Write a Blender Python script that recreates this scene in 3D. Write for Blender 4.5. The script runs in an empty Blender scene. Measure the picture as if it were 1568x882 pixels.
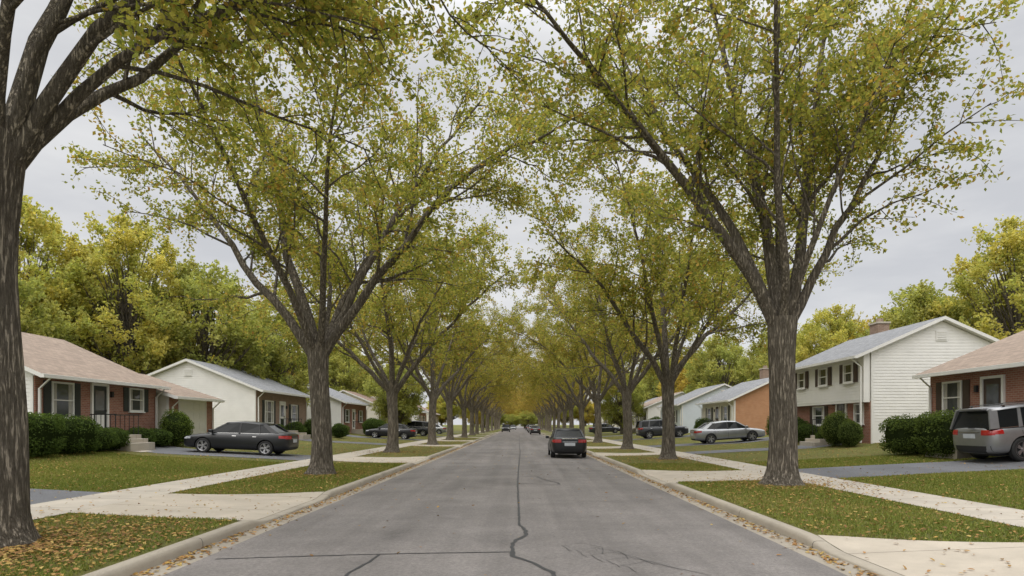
import bpy, math, random, numpy as np
from mathutils import Vector, Matrix
from mathutils.bvhtree import BVHTree
rng=np.random.default_rng(7); random.seed(7)
scene=bpy.context.scene
def link(o): scene.collection.objects.link(o); return o
def empty(name,loc=(0,0,0)):
    o=bpy.data.objects.new(name,None); o.empty_display_size=.3; o.location=loc; return link(o)
# ---------------------------------------------------------------- materials
def newmat(name):
    m=bpy.data.materials.new(name); m.use_nodes=True
    nt=m.node_tree; b=nt.nodes['Principled BSDF']; return m,nt,b
def N(nt,t,**k):
    n=nt.nodes.new(t)
    for a,v in k.items(): setattr(n,a,v)
    return n
def math_n(nt,op,a,b=None,c=None):
    n=N(nt,'ShaderNodeMath',operation=op)
    for i,v in enumerate((a,b,c)):
        if v is None: continue
        if isinstance(v,(int,float)): n.inputs[i].default_value=v
        else: nt.links.new(v,n.inputs[i])
    return n.outputs[0]
def mixc(nt,f,a,b):
    n=N(nt,'ShaderNodeMix',data_type='RGBA')
    for i,v in ((0,f),(6,a),(7,b)):
        if isinstance(v,(int,float)): n.inputs[i].default_value=v
        elif isinstance(v,tuple): n.inputs[i].default_value=(*v[:3],1)
        else: nt.links.new(v,n.inputs[i])
    return n.outputs[2]
def noise(nt,vec,scale,detail=4,rough=.6):
    n=N(nt,'ShaderNodeTexNoise'); n.inputs['Scale'].default_value=scale; n.inputs['Detail'].default_value=detail; n.inputs['Roughness'].default_value=rough
    if vec is not None: nt.links.new(vec,n.inputs['Vector'])
    return n.outputs['Fac']
def ramp(nt,f,lo,hi):
    n=N(nt,'ShaderNodeMapRange'); n.inputs[1].default_value=lo; n.inputs[2].default_value=hi
    nt.links.new(f,n.inputs[0]); return n.outputs[0]
def bump(nt,b,h,strength,dist):
    n=N(nt,'ShaderNodeBump'); n.inputs['Strength'].default_value=strength; n.inputs['Distance'].default_value=dist
    nt.links.new(h,n.inputs['Height']); nt.links.new(n.outputs[0],b.inputs['Normal'])
def geo(nt): return N(nt,'ShaderNodeNewGeometry').outputs['Position']
def objc(nt): return N(nt,'ShaderNodeTexCoord').outputs['Object']
def simple(name,c,rough=.6,metal=0,var=.15,scale=6,coat=0):
    m,nt,b=newmat(name)
    f=ramp(nt,noise(nt,objc(nt),scale),.3,.7)
    c2=tuple(x*(1-var) for x in c)
    nt.links.new(mixc(nt,f,c,c2),b.inputs['Base Color'])
    b.inputs['Roughness'].default_value=rough; b.inputs['Metallic'].default_value=metal
    b.inputs['Coat Weight'].default_value=coat; b.inputs['Coat Roughness'].default_value=.05
    return m
def asphalt(name,c,patch=.25,fine=.5):
    m,nt,b=newmat(name); p=geo(nt)
    f1=ramp(nt,noise(nt,p,24,9,.88),.36,.64); f2=ramp(nt,noise(nt,p,.45,7,.7),.33,.67)
    mp=N(nt,'ShaderNodeMapping'); mp.inputs['Scale'].default_value=(1.6,.06,1); nt.links.new(p,mp.inputs[0])
    f3=ramp(nt,noise(nt,mp.outputs[0],1.0,4,.55),.35,.65)
    a=mixc(nt,f1,tuple(x*(1-fine*.5) for x in c),tuple(x*(1+fine*.5) for x in c))
    n=N(nt,'ShaderNodeMix',data_type='RGBA',blend_type='MULTIPLY'); n.inputs[0].default_value=1
    nt.links.new(a,n.inputs[6])
    s=math_n(nt,'ADD',math_n(nt,'MULTIPLY',f2,patch),math_n(nt,'MULTIPLY',f3,patch*.7)); s=math_n(nt,'ADD',s,1-patch*.85)
    cc=N(nt,'ShaderNodeCombineColor'); [nt.links.new(s,cc.inputs[i]) for i in range(3)]
    nt.links.new(cc.outputs[0],n.inputs[7]); nt.links.new(n.outputs[2],b.inputs['Base Color'])
    b.inputs['Roughness'].default_value=.88; bump(nt,b,f1,.5,.006); return m
def concrete(name,c,axis=1,step=1.5):
    m,nt,b=newmat(name); p=geo(nt)
    f1=ramp(nt,noise(nt,p,60,3,.7),.3,.7); f2=ramp(nt,noise(nt,p,1.1,6,.65),.3,.7)
    a=mixc(nt,f2,tuple(x*.72 for x in c),c); a=mixc(nt,math_n(nt,'MULTIPLY',f1,.3),a,tuple(x*.6 for x in c))
    sp=N(nt,'ShaderNodeSeparateXYZ'); nt.links.new(p,sp.inputs[0])
    fr=math_n(nt,'FRACT',math_n(nt,'DIVIDE',sp.outputs[axis],step)); j=math_n(nt,'LESS_THAN',fr,.018/step)
    a=mixc(nt,math_n(nt,'MULTIPLY',j,.75),a,(.05,.045,.035))
    nt.links.new(a,b.inputs['Base Color']); b.inputs['Roughness'].default_value=.9
    bump(nt,b,f1,.3,.004); return m
def grassmat():
    m,nt,b=newmat('lawn_grass'); p=geo(nt)
    f1=ramp(nt,noise(nt,p,25,5,.75),.35,.65); f2=ramp(nt,noise(nt,p,.35,4,.6),.35,.65); f3=ramp(nt,noise(nt,p,1.4,6,.75),.42,.66)
    a=mixc(nt,f1,(.085,.107,.028),(.17,.195,.05)); a2=mixc(nt,f1,(.14,.138,.04),(.25,.23,.072))
    a=mixc(nt,math_n(nt,'MULTIPLY',f2,.7),a,a2); a=mixc(nt,math_n(nt,'MULTIPLY',f3,.6),a,(.18,.14,.065))
    nt.links.new(a,b.inputs['Base Color']); b.inputs['Roughness'].default_value=.95; b.inputs['Specular IOR Level'].default_value=.1
    bump(nt,b,f1,.7,.04); return m
def bark():
    m,nt,b=newmat('bark'); p=objc(nt)
    mp=N(nt,'ShaderNodeMapping'); mp.inputs['Scale'].default_value=(1,1,.11); nt.links.new(p,mp.inputs[0])
    f=noise(nt,mp.outputs[0],26,7,.7); f=ramp(nt,f,.41,.57); f2=ramp(nt,noise(nt,p,1.5,4),.3,.7)
    a=mixc(nt,f,(.095,.079,.063),(.30,.26,.21)); a=mixc(nt,math_n(nt,'MULTIPLY',f2,.3),a,(.22,.20,.15))
    nt.links.new(a,b.inputs['Base Color']); b.inputs['Roughness'].default_value=.95; b.inputs['Specular IOR Level'].default_value=.15
    bump(nt,b,f,1.0,.05); return m
def leafmat(name,trans=.38):
    m=bpy.data.materials.new(name); m.use_nodes=True; nt=m.node_tree; nt.nodes.clear()
    at=N(nt,'ShaderNodeAttribute',attribute_name='Col'); oi=N(nt,'ShaderNodeObjectInfo')
    mu=N(nt,'ShaderNodeMix',data_type='RGBA',blend_type='MULTIPLY'); mu.inputs[0].default_value=1
    nt.links.new(at.outputs['Color'],mu.inputs[6]); nt.links.new(oi.outputs['Color'],mu.inputs[7])
    d=N(nt,'ShaderNodeBsdfDiffuse'); t=N(nt,'ShaderNodeBsdfTranslucent')
    nt.links.new(mu.outputs[2],d.inputs['Color'])
    t2=N(nt,'ShaderNodeMix',data_type='RGBA',blend_type='MULTIPLY'); t2.inputs[0].default_value=1; t2.inputs[7].default_value=(1.45,1.4,.8,1)
    nt.links.new(mu.outputs[2],t2.inputs[6]); nt.links.new(t2.outputs[2],t.inputs['Color'])
    x=N(nt,'ShaderNodeMixShader'); x.inputs[0].default_value=trans; nt.links.new(d.outputs[0],x.inputs[1]); nt.links.new(t.outputs[0],x.inputs[2])
    o=N(nt,'ShaderNodeOutputMaterial'); nt.links.new(x.outputs[0],o.inputs[0]); return m
def brickmat(name,c1,c2,mort):
    m,nt,b=newmat(name); p=geo(nt); sp=N(nt,'ShaderNodeSeparateXYZ'); nt.links.new(p,sp.inputs[0])
    cb=N(nt,'ShaderNodeCombineXYZ'); nt.links.new(math_n(nt,'ADD',sp.outputs[0],sp.outputs[1]),cb.inputs[0]); nt.links.new(sp.outputs[2],cb.inputs[1])
    br=N(nt,'ShaderNodeTexBrick'); nt.links.new(cb.outputs[0],br.inputs['Vector'])
    br.inputs['Scale'].default_value=1; br.inputs['Brick Width'].default_value=.22; br.inputs['Row Height'].default_value=.075; br.inputs['Mortar Size'].default_value=.007
    br.inputs['Color1'].default_value=(*c1,1); br.inputs['Color2'].default_value=(*c2,1); br.inputs['Mortar'].default_value=(*mort,1); br.inputs['Bias'].default_value=-.1
    f=ramp(nt,noise(nt,p,2,5),.3,.7)
    nt.links.new(mixc(nt,math_n(nt,'MULTIPLY',f,.3),br.outputs[0],tuple(x*.6 for x in c1)),b.inputs['Base Color'])
    b.inputs['Roughness'].default_value=.9; bump(nt,b,math_n(nt,'SUBTRACT',1,br.outputs['Fac']),.5,.01); return m
def sidingmat(name,c):
    m,nt,b=newmat(name); p=geo(nt)
    f=ramp(nt,noise(nt,p,1.3,5),.3,.7)
    nt.links.new(mixc(nt,f,c,tuple(x*.9 for x in c)),b.inputs['Base Color'])
    b.inputs['Roughness'].default_value=.6; return m
def shinglemat(name,c):
    m,nt,b=newmat(name); p=geo(nt); sp=N(nt,'ShaderNodeSeparateXYZ'); nt.links.new(p,sp.inputs[0])
    cb=N(nt,'ShaderNodeCombineXYZ'); nt.links.new(sp.outputs[1],cb.inputs[0]); nt.links.new(sp.outputs[0],cb.inputs[1])
    br=N(nt,'ShaderNodeTexBrick'); nt.links.new(cb.outputs[0],br.inputs['Vector'])
    br.inputs['Scale'].default_value=1; br.inputs['Brick Width'].default_value=.3; br.inputs['Row Height'].default_value=.14; br.inputs['Mortar Size'].default_value=.006
    br.inputs['Color1'].default_value=(*[x*.8 for x in c],1); br.inputs['Color2'].default_value=(*[x*1.15 for x in c],1); br.inputs['Mortar'].default_value=(*[x*.45 for x in c],1)
    f=ramp(nt,noise(nt,p,.8,6,.7),.3,.7); g=noise(nt,p,120,2)
    a=mixc(nt,math_n(nt,'MULTIPLY',f,.4),br.outputs[0],tuple(x*.6 for x in c))
    nt.links.new(a,b.inputs['Base Color']); b.inputs['Roughness'].default_value=.92; bump(nt,b,g,.4,.006); return m
M={}
M['road']=asphalt('old_asphalt',(.172,.157,.147),.42,.75); M['drive']=asphalt('driveway_asphalt',(.125,.127,.135),.3,.5)
M['walk']=concrete('sidewalk_concrete',(.53,.475,.395)); M['kerb']=concrete('kerb_concrete',(.43,.38,.305),1,3.0); M['gutter']=concrete('gutter_concrete',(.38,.335,.27),1,3.0)
M['apron']=concrete('apron_concrete',(.53,.465,.375),1,2.1)
M['grass']=grassmat(); M['bark']=bark(); M['leaf']=leafmat('leaf',.5); M['blade']=leafmat('grass_blade',.25); M['litter']=leafmat('fallen_leaf',.1)
M['tar']=simple('crack_sealer',(.045,.045,.048),.6,var=.4,scale=9)
M['brick']=brickmat('red_brick',(.29,.115,.075),(.38,.175,.12),(.38,.33,.28))
M['brick2']=brickmat('orange_brick',(.46,.21,.10),(.52,.26,.13),(.45,.34,.24)); M['brick3']=brickmat('brown_brick',(.25,.16,.11),(.33,.22,.16),(.36,.32,.28))
M['white']=sidingmat('white_siding',(.80,.785,.755)); M['cream']=sidingmat('cream_siding',(.74,.70,.61)); M['blue']=sidingmat('pale_blue_siding',(.60,.66,.71))
M['trim']=simple('white_trim',(.76,.75,.72),.5,var=.08)
M['tan']=shinglemat('tan_shingles',(.32,.245,.19)); M['grey']=shinglemat('grey_shingles',(.25,.255,.265)); M['brown']=shinglemat('brown_shingles',(.25,.17,.13))
M['shutter']=simple('shutter_paint',(.035,.04,.038),.6); M['shutbr']=simple('shutter_brown',(.07,.045,.035),.6)
m,nt,b=newmat('window_glass'); b.inputs['Base Color'].default_value=(.05,.055,.055,1); b.inputs['Roughness'].default_value=.08; b.inputs['Specular IOR Level'].default_value=.9
bump(nt,b,noise(nt,objc(nt),1.3,2),.12,.05); M['glass']=m
M['curtain']=simple('curtain',(.42,.40,.36),.9)
M['garage']=simple('garage_door_paint',(.70,.68,.64),.55,var=.08)
def paint(name,c,metal=.0,rough=.28,coat=.6):
    m,nt,b=newmat(name); f=ramp(nt,noise(nt,objc(nt),3,5,.7),.35,.7)
    nt.links.new(mixc(nt,f,c,tuple(x*.85 for x in c)),b.inputs['Base Color'])
    b.inputs['Roughness'].default_value=rough; b.inputs['Metallic'].default_value=metal
    b.inputs['Coat Weight'].default_value=coat; b.inputs['Coat Roughness'].default_value=.12; return m
M['p_black']=paint('black_paint',(.010,.011,.013),0,.35,.15); M['p_dark']=paint('charcoal_paint',(.05,.052,.058),.5); M['p_silver']=paint('silver_paint',(.36,.37,.38),.75,.32); M['p_grey']=paint('pewter_paint',(.30,.305,.315),.6,.34)
M['carglass']=simple('tinted_glass',(.012,.014,.015),.14); M['carglass'].node_tree.nodes['Principled BSDF'].inputs['Specular IOR Level'].default_value=.25
M['tyre']=simple('tyre_rubber',(.02,.02,.02),.85); M['rim']=simple('alloy_rim',(.45,.45,.46),.35,.85); M['plast']=simple('black_plastic',(.02,.02,.022),.6)
M['tail']=simple('tail_light_lens',(.38,.015,.012),.15,coat=.6); M['head']=simple('head_light_lens',(.55,.57,.6),.12,.3); M['plate']=simple('licence_plate',(.55,.58,.62),.5); M['chrome']=simple('chrome_trim',(.5,.5,.5),.25,1)
# ---------------------------------------------------------------- mesh helpers
class Acc:
    def __init__(s): s.v=[]; s.f=[]; s.m=[]; s.mats=[]
    def mi(s,mat):
        if mat not in s.mats: s.mats.append(mat)
        return s.mats.index(mat)
    def poly(s,vs,faces,mat):
        o=len(s.v); s.v+= [tuple(v) for v in vs]; k=s.mi(mat)
        for f in faces: s.f.append(tuple(i+o for i in f)); s.m.append(k)
    def box(s,x0,x1,y0,y1,z0,z1,mat):
        x0,x1=sorted((x0,x1)); y0,y1=sorted((y0,y1)); z0,z1=sorted((z0,z1))
        vs=[(x,y,z) for z in (z0,z1) for y in (y0,y1) for x in (x0,x1)]
        s.poly(vs,[(0,2,3,1),(4,5,7,6),(0,1,5,4),(2,6,7,3),(0,4,6,2),(1,3,7,5)],mat)
    def obj(s,name,parent=None,smooth=False,bevel=0):
        me=bpy.data.meshes.new(name); me.from_pydata(s.v,[],s.f)
        for mm in s.mats: me.materials.append(M[mm])
        me.polygons.foreach_set('material_index',s.m)
        if smooth: me.polygons.foreach_set('use_smooth',[True]*len(s.f))
        me.update(); o=link(bpy.data.objects.new(name,me))
        if parent: o.parent=parent
        if bevel:
            b=o.modifiers.new('bevel','BEVEL'); b.width=bevel; b.segments=2; b.limit_method='ANGLE'
        return o
def npmesh(name,V,F,mat,cols=None,smooth=False):
    me=bpy.data.meshes.new(name); n=len(V); mF,k=F.shape
    me.vertices.add(n); me.vertices.foreach_set('co',np.ascontiguousarray(V,dtype=np.float32).ravel())
    me.loops.add(mF*k); me.loops.foreach_set('vertex_index',np.ascontiguousarray(F,dtype=np.int32).ravel())
    me.polygons.add(mF); me.polygons.foreach_set('loop_start',np.arange(0,mF*k,k,dtype=np.int32))
    try: me.polygons.foreach_set('loop_total',np.full(mF,k,dtype=np.int32))
    except Exception: pass
    me.polygons.foreach_set('use_smooth',np.full(mF,smooth))
    me.update(calc_edges=True)
    if cols is not None:
        a=me.attributes.new('Col','FLOAT_COLOR','POINT'); c=np.ones((n,4),dtype=np.float32); c[:,:3]=cols; a.data.foreach_set('color',c.ravel())
    me.materials.append(M[mat]); return me
def nrm(a): return a/np.maximum(np.linalg.norm(a,axis=-1,keepdims=True),1e-9)
LEAF6=np.array([(-.5,0,0),(-.18,-.27,.07),(.2,-.23,.07),(.52,0,-.04),(.2,.23,.07),(-.18,.27,.07)])
LEAF4=np.array([(-.5,0,0),(-.02,-.32,.05),(.5,0,-.03),(-.02,.32,.05)])
def leafcloud(P,size,col,bias=.6,six=False):
    LF=LEAF6 if six else LEAF4; k=len(LF)
    n=len(P); nn=nrm(rng.normal(size=(n,3))+np.array([0,0,bias])); r=rng.normal(size=(n,3)); u=nrm(np.cross(nn,r)); v=np.cross(nn,u)
    V=P[:,None,:]+size[:,None,None]*(LF[None,:,0:1]*u[:,None]+LF[None,:,1:2]*v[:,None]+LF[None,:,2:3]*nn[:,None])
    F=np.arange(n*k).reshape(n,k); return V.reshape(-1,3),F,np.repeat(col,k,axis=0)
# ---------------------------------------------------------------- terrain
APR={-1:[(11.4,14.6),(27.6,31.4),(47.5,50.5),(61.5,65),(79,82),(95,98),(112,115),(130,133)],
      1:[(4.2,8.6),(18.4,22.0),(33.5,36),(43.2,46.6),(60.5,64),(78,81),(96,99),(114,117),(132,135)]}
def drop(y,side):
    y=np.asarray(y,float); d=np.zeros_like(y)
    for a,b in APR[side]:
        d=np.maximum(d,np.clip((y-(a-.7))/.7,0,1)*np.clip(((b+.7)-y)/.7,0,1))
    return d
PU=[0,4.12,4.36,4.5,7.7,9.1,12,15,18,22,40,900]; PZ=[-.06,-.06,.11,.13,.15,.17,.32,.46,.80,.95,1.0,1.0]
def zg(x,y):
    x=np.asarray(x,float); y=np.asarray(y,float); u=np.abs(x); z=np.interp(u,PU,PZ)
    d=np.where(x<0,drop(y,-1),drop(y,1))
    ramp_=np.interp(u,[4.3,4.5,7.7],[.015,.03,.15]); k=(u>4.2)&(u<7.7)
    return np.where(k,z*(1-d)+np.minimum(z,ramp_)*d,z)
def grid(xs,ys,zoff,mat,name,parent=None,flare=None):
    X,Y=np.meshgrid(xs,ys); 
    if flare: X,Y=flare(X,Y)
    Z=zg(X,Y)+zoff; V=np.stack([X,Y,Z],-1).reshape(-1,3); nx=len(xs); ny=len(ys)
    i=np.arange(nx*ny).reshape(ny,nx); F=np.stack([i[:-1,:-1],i[:-1,1:],i[1:,1:],i[1:,:-1]],-1).reshape(-1,4)
    me=npmesh(name,V,F,mat,smooth=True); o=link(bpy.data.objects.new(name,me)); 
    if parent: o.parent=parent
    return o
us=[0,2,4.12,4.2,4.28,4.36,4.5,5,5.5,6,6.5,7,7.35,7.7,8.4,9.1,10,11,12,13,14,15,16,17,18,20,22,30,40,80,200,900]
xs=sorted(set([-u for u in us]+us)); ys=np.concatenate([[-400,-100,-40],np.arange(-20,140,.35),[145,160,200,300,600,1500]])
grid(np.array(xs),ys,0,'grass','ground')
def sheet(name,x0,x1,y0,y1,z,mat,nx=2,ny=2,crown=0):
    a=np.linspace(x0,x1,nx); b=np.linspace(y0,y1,ny); X,Y=np.meshgrid(a,b); Z=z+crown*(1-(X/4.0)**2)
    V=np.stack([X,Y,Z],-1).reshape(-1,3); i=np.arange(nx*ny).reshape(ny,nx); F=np.stack([i[:-1,:-1],i[:-1,1:],i[1:,1:],i[1:,:-1]],-1).reshape(-1,4)
    return link(bpy.data.objects.new(name,npmesh(name,V,F,mat,smooth=True)))
sheet('road',-3.85,3.85,-60,900,0,'road',13,3,.03)
kerbs=empty('kerb')
for s in (-1,1):
    g=sheet('gutter_pan',min(s*3.85,s*4.22),max(s*3.85,s*4.22),-60,400,.001,'gutter'); g.parent=kerbs
    yy=np.concatenate([[-60,-20],np.arange(-10,140,.25),[150,400]]); d=drop(yy,s); top=.135-.10*d
    prof=[(4.20,None,-.05),(4.205,.55,0),(4.225,.9,0),(4.26,1,0),(4.37,1,0),(4.40,.93,0),(4.41,None,-.05)]
    V=[];k=len(prof)
    for y,t in zip(yy,top):
        for u,f,z in prof: V.append((s*u,y,z if f is None else t*f))
    V=np.array(V); i=np.arange(len(V)).reshape(len(yy),k); F=np.stack([i[:-1,:-1],i[:-1,1:],i[1:,1:],i[1:,:-1]],-1).reshape(-1,4)
    o=link(bpy.data.objects.new('kerb_edge',npmesh('kerb_edge',V,F,'kerb',smooth=True))); o.parent=kerbs
for s in (-1,1):
    grid(np.sort(s*np.linspace(7.7,9.1,4)),np.concatenate([np.arange(-20,140,.35),[160,200,300]]),.012,'walk','sidewalk')
    for (a,b) in APR[s]:
        def fl(X,Y,a=a,b=b):
            t=np.clip((7.7-np.abs(X))/3.3,0,1); m=(a+b)/2; h=(b-a)/2; return X,m+(Y-m)*(1+.7*t**1.6/h)
        grid(np.sort(s*np.linspace(4.405,7.695,10)),np.linspace(a,b,16),.012,'apron','driveway_apron',flare=fl)
        grid(np.sort(s*np.linspace(9.105,19.5,30)),np.linspace(a,b,12),.012,'drive' if a!=4.2 else 'apron','driveway')
grid(np.linspace(-18.2,-15.6,8),np.linspace(27.2,28.2,4)-.0,.02,'walk','garden_path')
def W(px,py): d=1700/(py-650); return (.16+(px-795)*d/1000,d)
cracks=empty('crack_sealer')
def ribbon(pts,w,wob=.02,name='seal'):
    P=[];pts=[np.array(p) for p in pts]
    for a,b in zip(pts[:-1],pts[1:]):
        n=max(2,int(np.linalg.norm(b-a)/.12)); n=min(n,160)
        for t in np.linspace(0,1,n,endpoint=False): P.append(a+(b-a)*t)
    P.append(pts[-1]); P=np.array(P); P[1:-1]+=np.cumsum(rng.normal(0,wob*.25,size=(len(P)-2,2)),0)*0.25+rng.normal(0,wob*.25,size=(len(P)-2,2))
    T=nrm(np.gradient(P,axis=0)); Nn=np.stack([-T[:,1],T[:,0]],1); ww=w*(.5+rng.uniform(.2,.8,len(P)))[:,None]*.6
    A=P+Nn*ww; B=P-Nn*ww
    zz=lambda Q: .03*(1-(Q[:,0]/4)**2)+.005
    V=np.concatenate([np.c_[A,zz(A)],np.c_[B,zz(B)]]); n=len(P); i=np.arange(n-1); F=np.stack([i,i+n,i+n+1,i+1],1)
    o=link(bpy.data.objects.new(name,npmesh(name,V,F,'tar'))); o.parent=cracks
ribbon([W(797,690),W(795,720),W(794,745),W(797,790),W(797,808)],.035)
ribbon([W(797,808),W(806,816),W(806,824),W(790,830),W(784,842),W(786,856),W(815,866),W(845,880),(.7,6.2)],.05,.03)
ribbon([W(330,857),W(470,854),W(640,851),W(785,849)],.03,.02)
ribbon([W(580,853),W(566,864),W(535,880),(-1.7,6.3)],.035,.02)
ribbon([W(795,731),W(822,731),W(830,735),W(855,741),W(857,743)],.04); ribbon([W(796,742),W(826,743),W(858,744)],.035)
ribbon([W(795,664),W(796,690)],.035,.01); ribbon([W(560,800),W(640,795),W(700,797)],.010,.04); ribbon([W(900,770),W(960,768),W(1010,772)],.010,.04); ribbon([W(720,720),W(795,719),W(900,721)],.02,.04)
ribbon([W(700,700),W(795,702)],.04); ribbon([W(640,770),W(700,768)],.012)
for k in range(5): 
    a=np.array(W(890+k*24,835+k*7)); ribbon([a,a+np.array([.25,-.3]),a+np.array([.2+.1*k,-.75])],.007,.05); ribbon([a,a+np.array([-.3,-.2]),a+np.array([-.2,-.6])],.006,.05)
# ---------------------------------------------------------------- trees
class Tubes:
    def __init__(s): s.V=[]; s.F=[]; s.n=0
    def tube(s,P,R,k,lobes=0):
        P=np.asarray(P,float); n=len(P); T=nrm(np.gradient(P,axis=0)); ref=np.array([1.,.13,.07]) if abs(T[0,2])>.5 else np.array([0.05,.1,1.])
        U=nrm(np.cross(T,ref)); Vv=np.cross(T,U); a=np.linspace(0,2*math.pi,k,endpoint=False)
        R=np.asarray(R)[:,None]*np.ones((1,k))
        if lobes:
            ph=rng.uniform(0,6.28,3); h=np.linspace(0,1,n)[:,None]
            R=R*(1+.05*np.sin(3*a+ph[0]+h*2)+.04*np.sin(5*a+ph[1]-h*3)+ (lobes*np.exp(-h*9))*(.5+.5*np.sin(5*a+ph[2])))
        Q=P[:,None,:]+R[:,:,None]*(np.cos(a)[None,:,None]*U[:,None]+np.sin(a)[None,:,None]*Vv[:,None])
        i=s.n+np.arange(n*k).reshape(n,k); j=np.roll(i,-1,1); s.F.append(np.stack([i[:-1],j[:-1],j[1:],i[1:]],-1).reshape(-1,4)); s.V.append(Q.reshape(-1,3)); s.n+=n*k
def path(p,az,e0,e1,L,n,wob):
    P=[np.array(p,float)]; st=L/n; a=az
    for i in range(n):
        t=i/max(1,n-1); e=e0+(e1-e0)*t+random.gauss(0,wob); a+=random.gauss(0,wob)
        P.append(P[-1]+st*np.array([math.cos(e)*math.cos(a),math.cos(e)*math.sin(a),math.sin(e)]))
    return np.array(P)
GRN=1.3*np.array([(.20,.222,.060),(.25,.257,.072),(.155,.183,.050),(.305,.285,.083),(.262,.25,.074)]); YEL=np.array([(.46,.36,.10),(.44,.31,.09),(.40,.34,.10),(.38,.24,.08)])
def lerp_at(P,t):
    x=t*(len(P)-1); i=min(int(x),len(P)-2); f=x-i; return P[i]*(1-f)+P[i+1]*f, nrm((P[i+1]-P[i])[None])[0]
def make_tree(name,trunk_h,limbs,lean=0,nl2=15,nl3=8,nleaf=78,r0=.30,lsize=.118,zmin=4.8,six=False,sig=.115):
    tb=Tubes(); LP=[];LC=[]
    n=14; hh=np.concatenate([[-.12,0,.1,.22,.4,.65],np.linspace(1,trunk_h,n-6)]); P=np.stack([lean*(np.maximum(hh,0)/trunk_h)**1.5+.04*np.sin(hh*1.3),.05*np.sin(hh*.9+1),hh],1)
    R=r0*(np.interp(hh,[-.1,.0,.15,.4,.9,trunk_h*.7,trunk_h],[1.75,1.55,1.28,1.1,1.0,.92,1.08])); tb.tube(P,R,24,.35); top=P[-1]
    def twig(p,d,L,tint):
        e=math.asin(max(-1,min(1,d[2]))); a=math.atan2(d[1],d[0]); Q=path(p,a,e,e-random.uniform(-.1,.5),L,4,.16)
        tb.tube(Q,np.linspace(.014,.005,5),3)
        m=int(nleaf*L/1.2*random.uniform(.5,1.4)); t=rng.uniform(.15,1.05,m)*4; i=np.clip(t.astype(int),0,3); f=(t-i)[:,None]
        C=Q[i]*(1-f)+Q[i+1]*f+rng.normal(0,sig,(m,3)); 
        c=GRN[rng.integers(0,5,m)]; y=rng.random(m)<(.05+tint*.45); c=np.where(y[:,None],YEL[rng.integers(0,4,m)],c)*rng.uniform(.75,1.25,(m,1))
        LP.append(C);LC.append(c)
    def child(d,th):
        r=rng.normal(size=3); q=nrm(np.cross(d,r)[None])[0]; v=d*math.cos(th)+q*math.sin(th); return nrm(v[None])[0]
    for (az,e0,e1,L,rr) in limbs:
        az=math.radians(az);e0=math.radians(e0);e1=math.radians(e1); nn=max(8,int(L/.7))
        st=top+np.array([math.cos(az)*.1,math.sin(az)*.1,-random.uniform(.25,.6)]); Pm=path(st,az,e0,e1,L,nn,.09)
        Rm=rr*(1-np.linspace(0,1,nn+1)**.9*.86); Rm[0]*=1.1; tb.tube(Pm,Rm,10)
        ct=int(nl2*L/11)
        for k in range(ct):
            t=.22+.78*(k+random.random()*.8)/ct; t=min(t,.99); p,d=lerp_at(Pm,t); th=random.uniform(.5,1.0)
            dd=child(d,th)
            if dd[2]<-.25: dd[2]*=-.5; dd=nrm(dd[None])[0]
            r=max(.022,rr*(1-t*.8)*random.uniform(.3,.5)); l2=random.uniform(2.1,4.4)*(1.1-.45*t)
            e=math.asin(dd[2]); a=math.atan2(dd[1],dd[0]); tint=max(0,random.gauss(.12,.22))
            Q=path(p,a,e,e+random.uniform(-.45,.25),l2,7,.12)
            if Q[-1,2]<zmin: Q[:,2]=Q[0,2]+(Q[:,2]-Q[0,2])*.2
            tb.tube(Q,np.linspace(r,.012,8),5)
            for j in range(nl3):
                t3=.25+.75*(j+random.random())/nl3; p3,d3=lerp_at(Q,min(t3,.99)); d4=child(d3,random.uniform(.5,1.1))
                twig(p3,d4,random.uniform(.6,1.6),tint)
        for j in range(10):
            t3=random.uniform(.55,1); p3,d3=lerp_at(Pm,t3); twig(p3,child(d3,random.uniform(.3,1.1)),random.uniform(.8,2),.15)
    V=np.concatenate(tb.V);F=np.concatenate(tb.F); bm=npmesh(name+'_wood',V,F,'bark',smooth=True)
    LP=np.concatenate(LP);LC=np.concatenate(LC)
    V,F,c=leafcloud(LP,rng.uniform(.7,1.25,len(LP))*lsize,LC,six=six); lm=npmesh(name+'_leaves',V,F,'leaf',cols=c)
    return bm,lm
def put_tree(name,var,x,y,rot=0,sc=1,col=(1,1,1),z=None):
    e=empty(name,(x,y,float(zg(x,y)) if z is None else z)); e.rotation_euler[2]=math.radians(rot); e.scale=(sc,sc,sc)
    for n,me in (('trunk_and_branches',var[0]),('foliage',var[1])):
        o=link(bpy.data.objects.new(n,me)); o.parent=e; o.color=(*col,1)
    return e
VA=make_tree('tree_a',4.3,[(182,58,26,11,.18),(160,66,55,11,.16),(100,78,72,12,.19),(20,78,76,11,.18),(-6,70,66,7,.14),(250,64,52,9.5,.12),(60,64,58,7,.11),(300,70,66,7,.11)],r0=.34)
VB=make_tree('tree_b',4.1,[(178,56,46,9,.17),(-4,58,30,11,.17),(20,66,55,11,.15),(150,76,72,12,.18),(60,60,45,9,.12),(240,62,52,9.5,.13),(300,60,45,9,.12),(100,55,40,8,.11)],r0=.31)
VC=make_tree('tree_c',5.3,[(8,62,14,7.5,.13),(30,48,25,7,.10),(100,74,66,10,.17),(170,60,48,8,.15),(60,55,40,8,.11),(210,60,40,8,.12),(320,62,50,6,.10),(-10,66,50,7,.09)],r0=.31,zmin=5.5,lsize=.095,nleaf=92,six=True,sig=.10)
VD=make_tree('tree_d',3.7,[(170,50,30,9,.15),(10,56,32,9.5,.16),(90,70,60,11,.16),(270,68,62,11,.15),(45,60,48,9,.12),(225,55,42,9,.12),(315,60,45,9,.12),(130,60,50,9,.12)],lsize=.15,nleaf=58)
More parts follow.
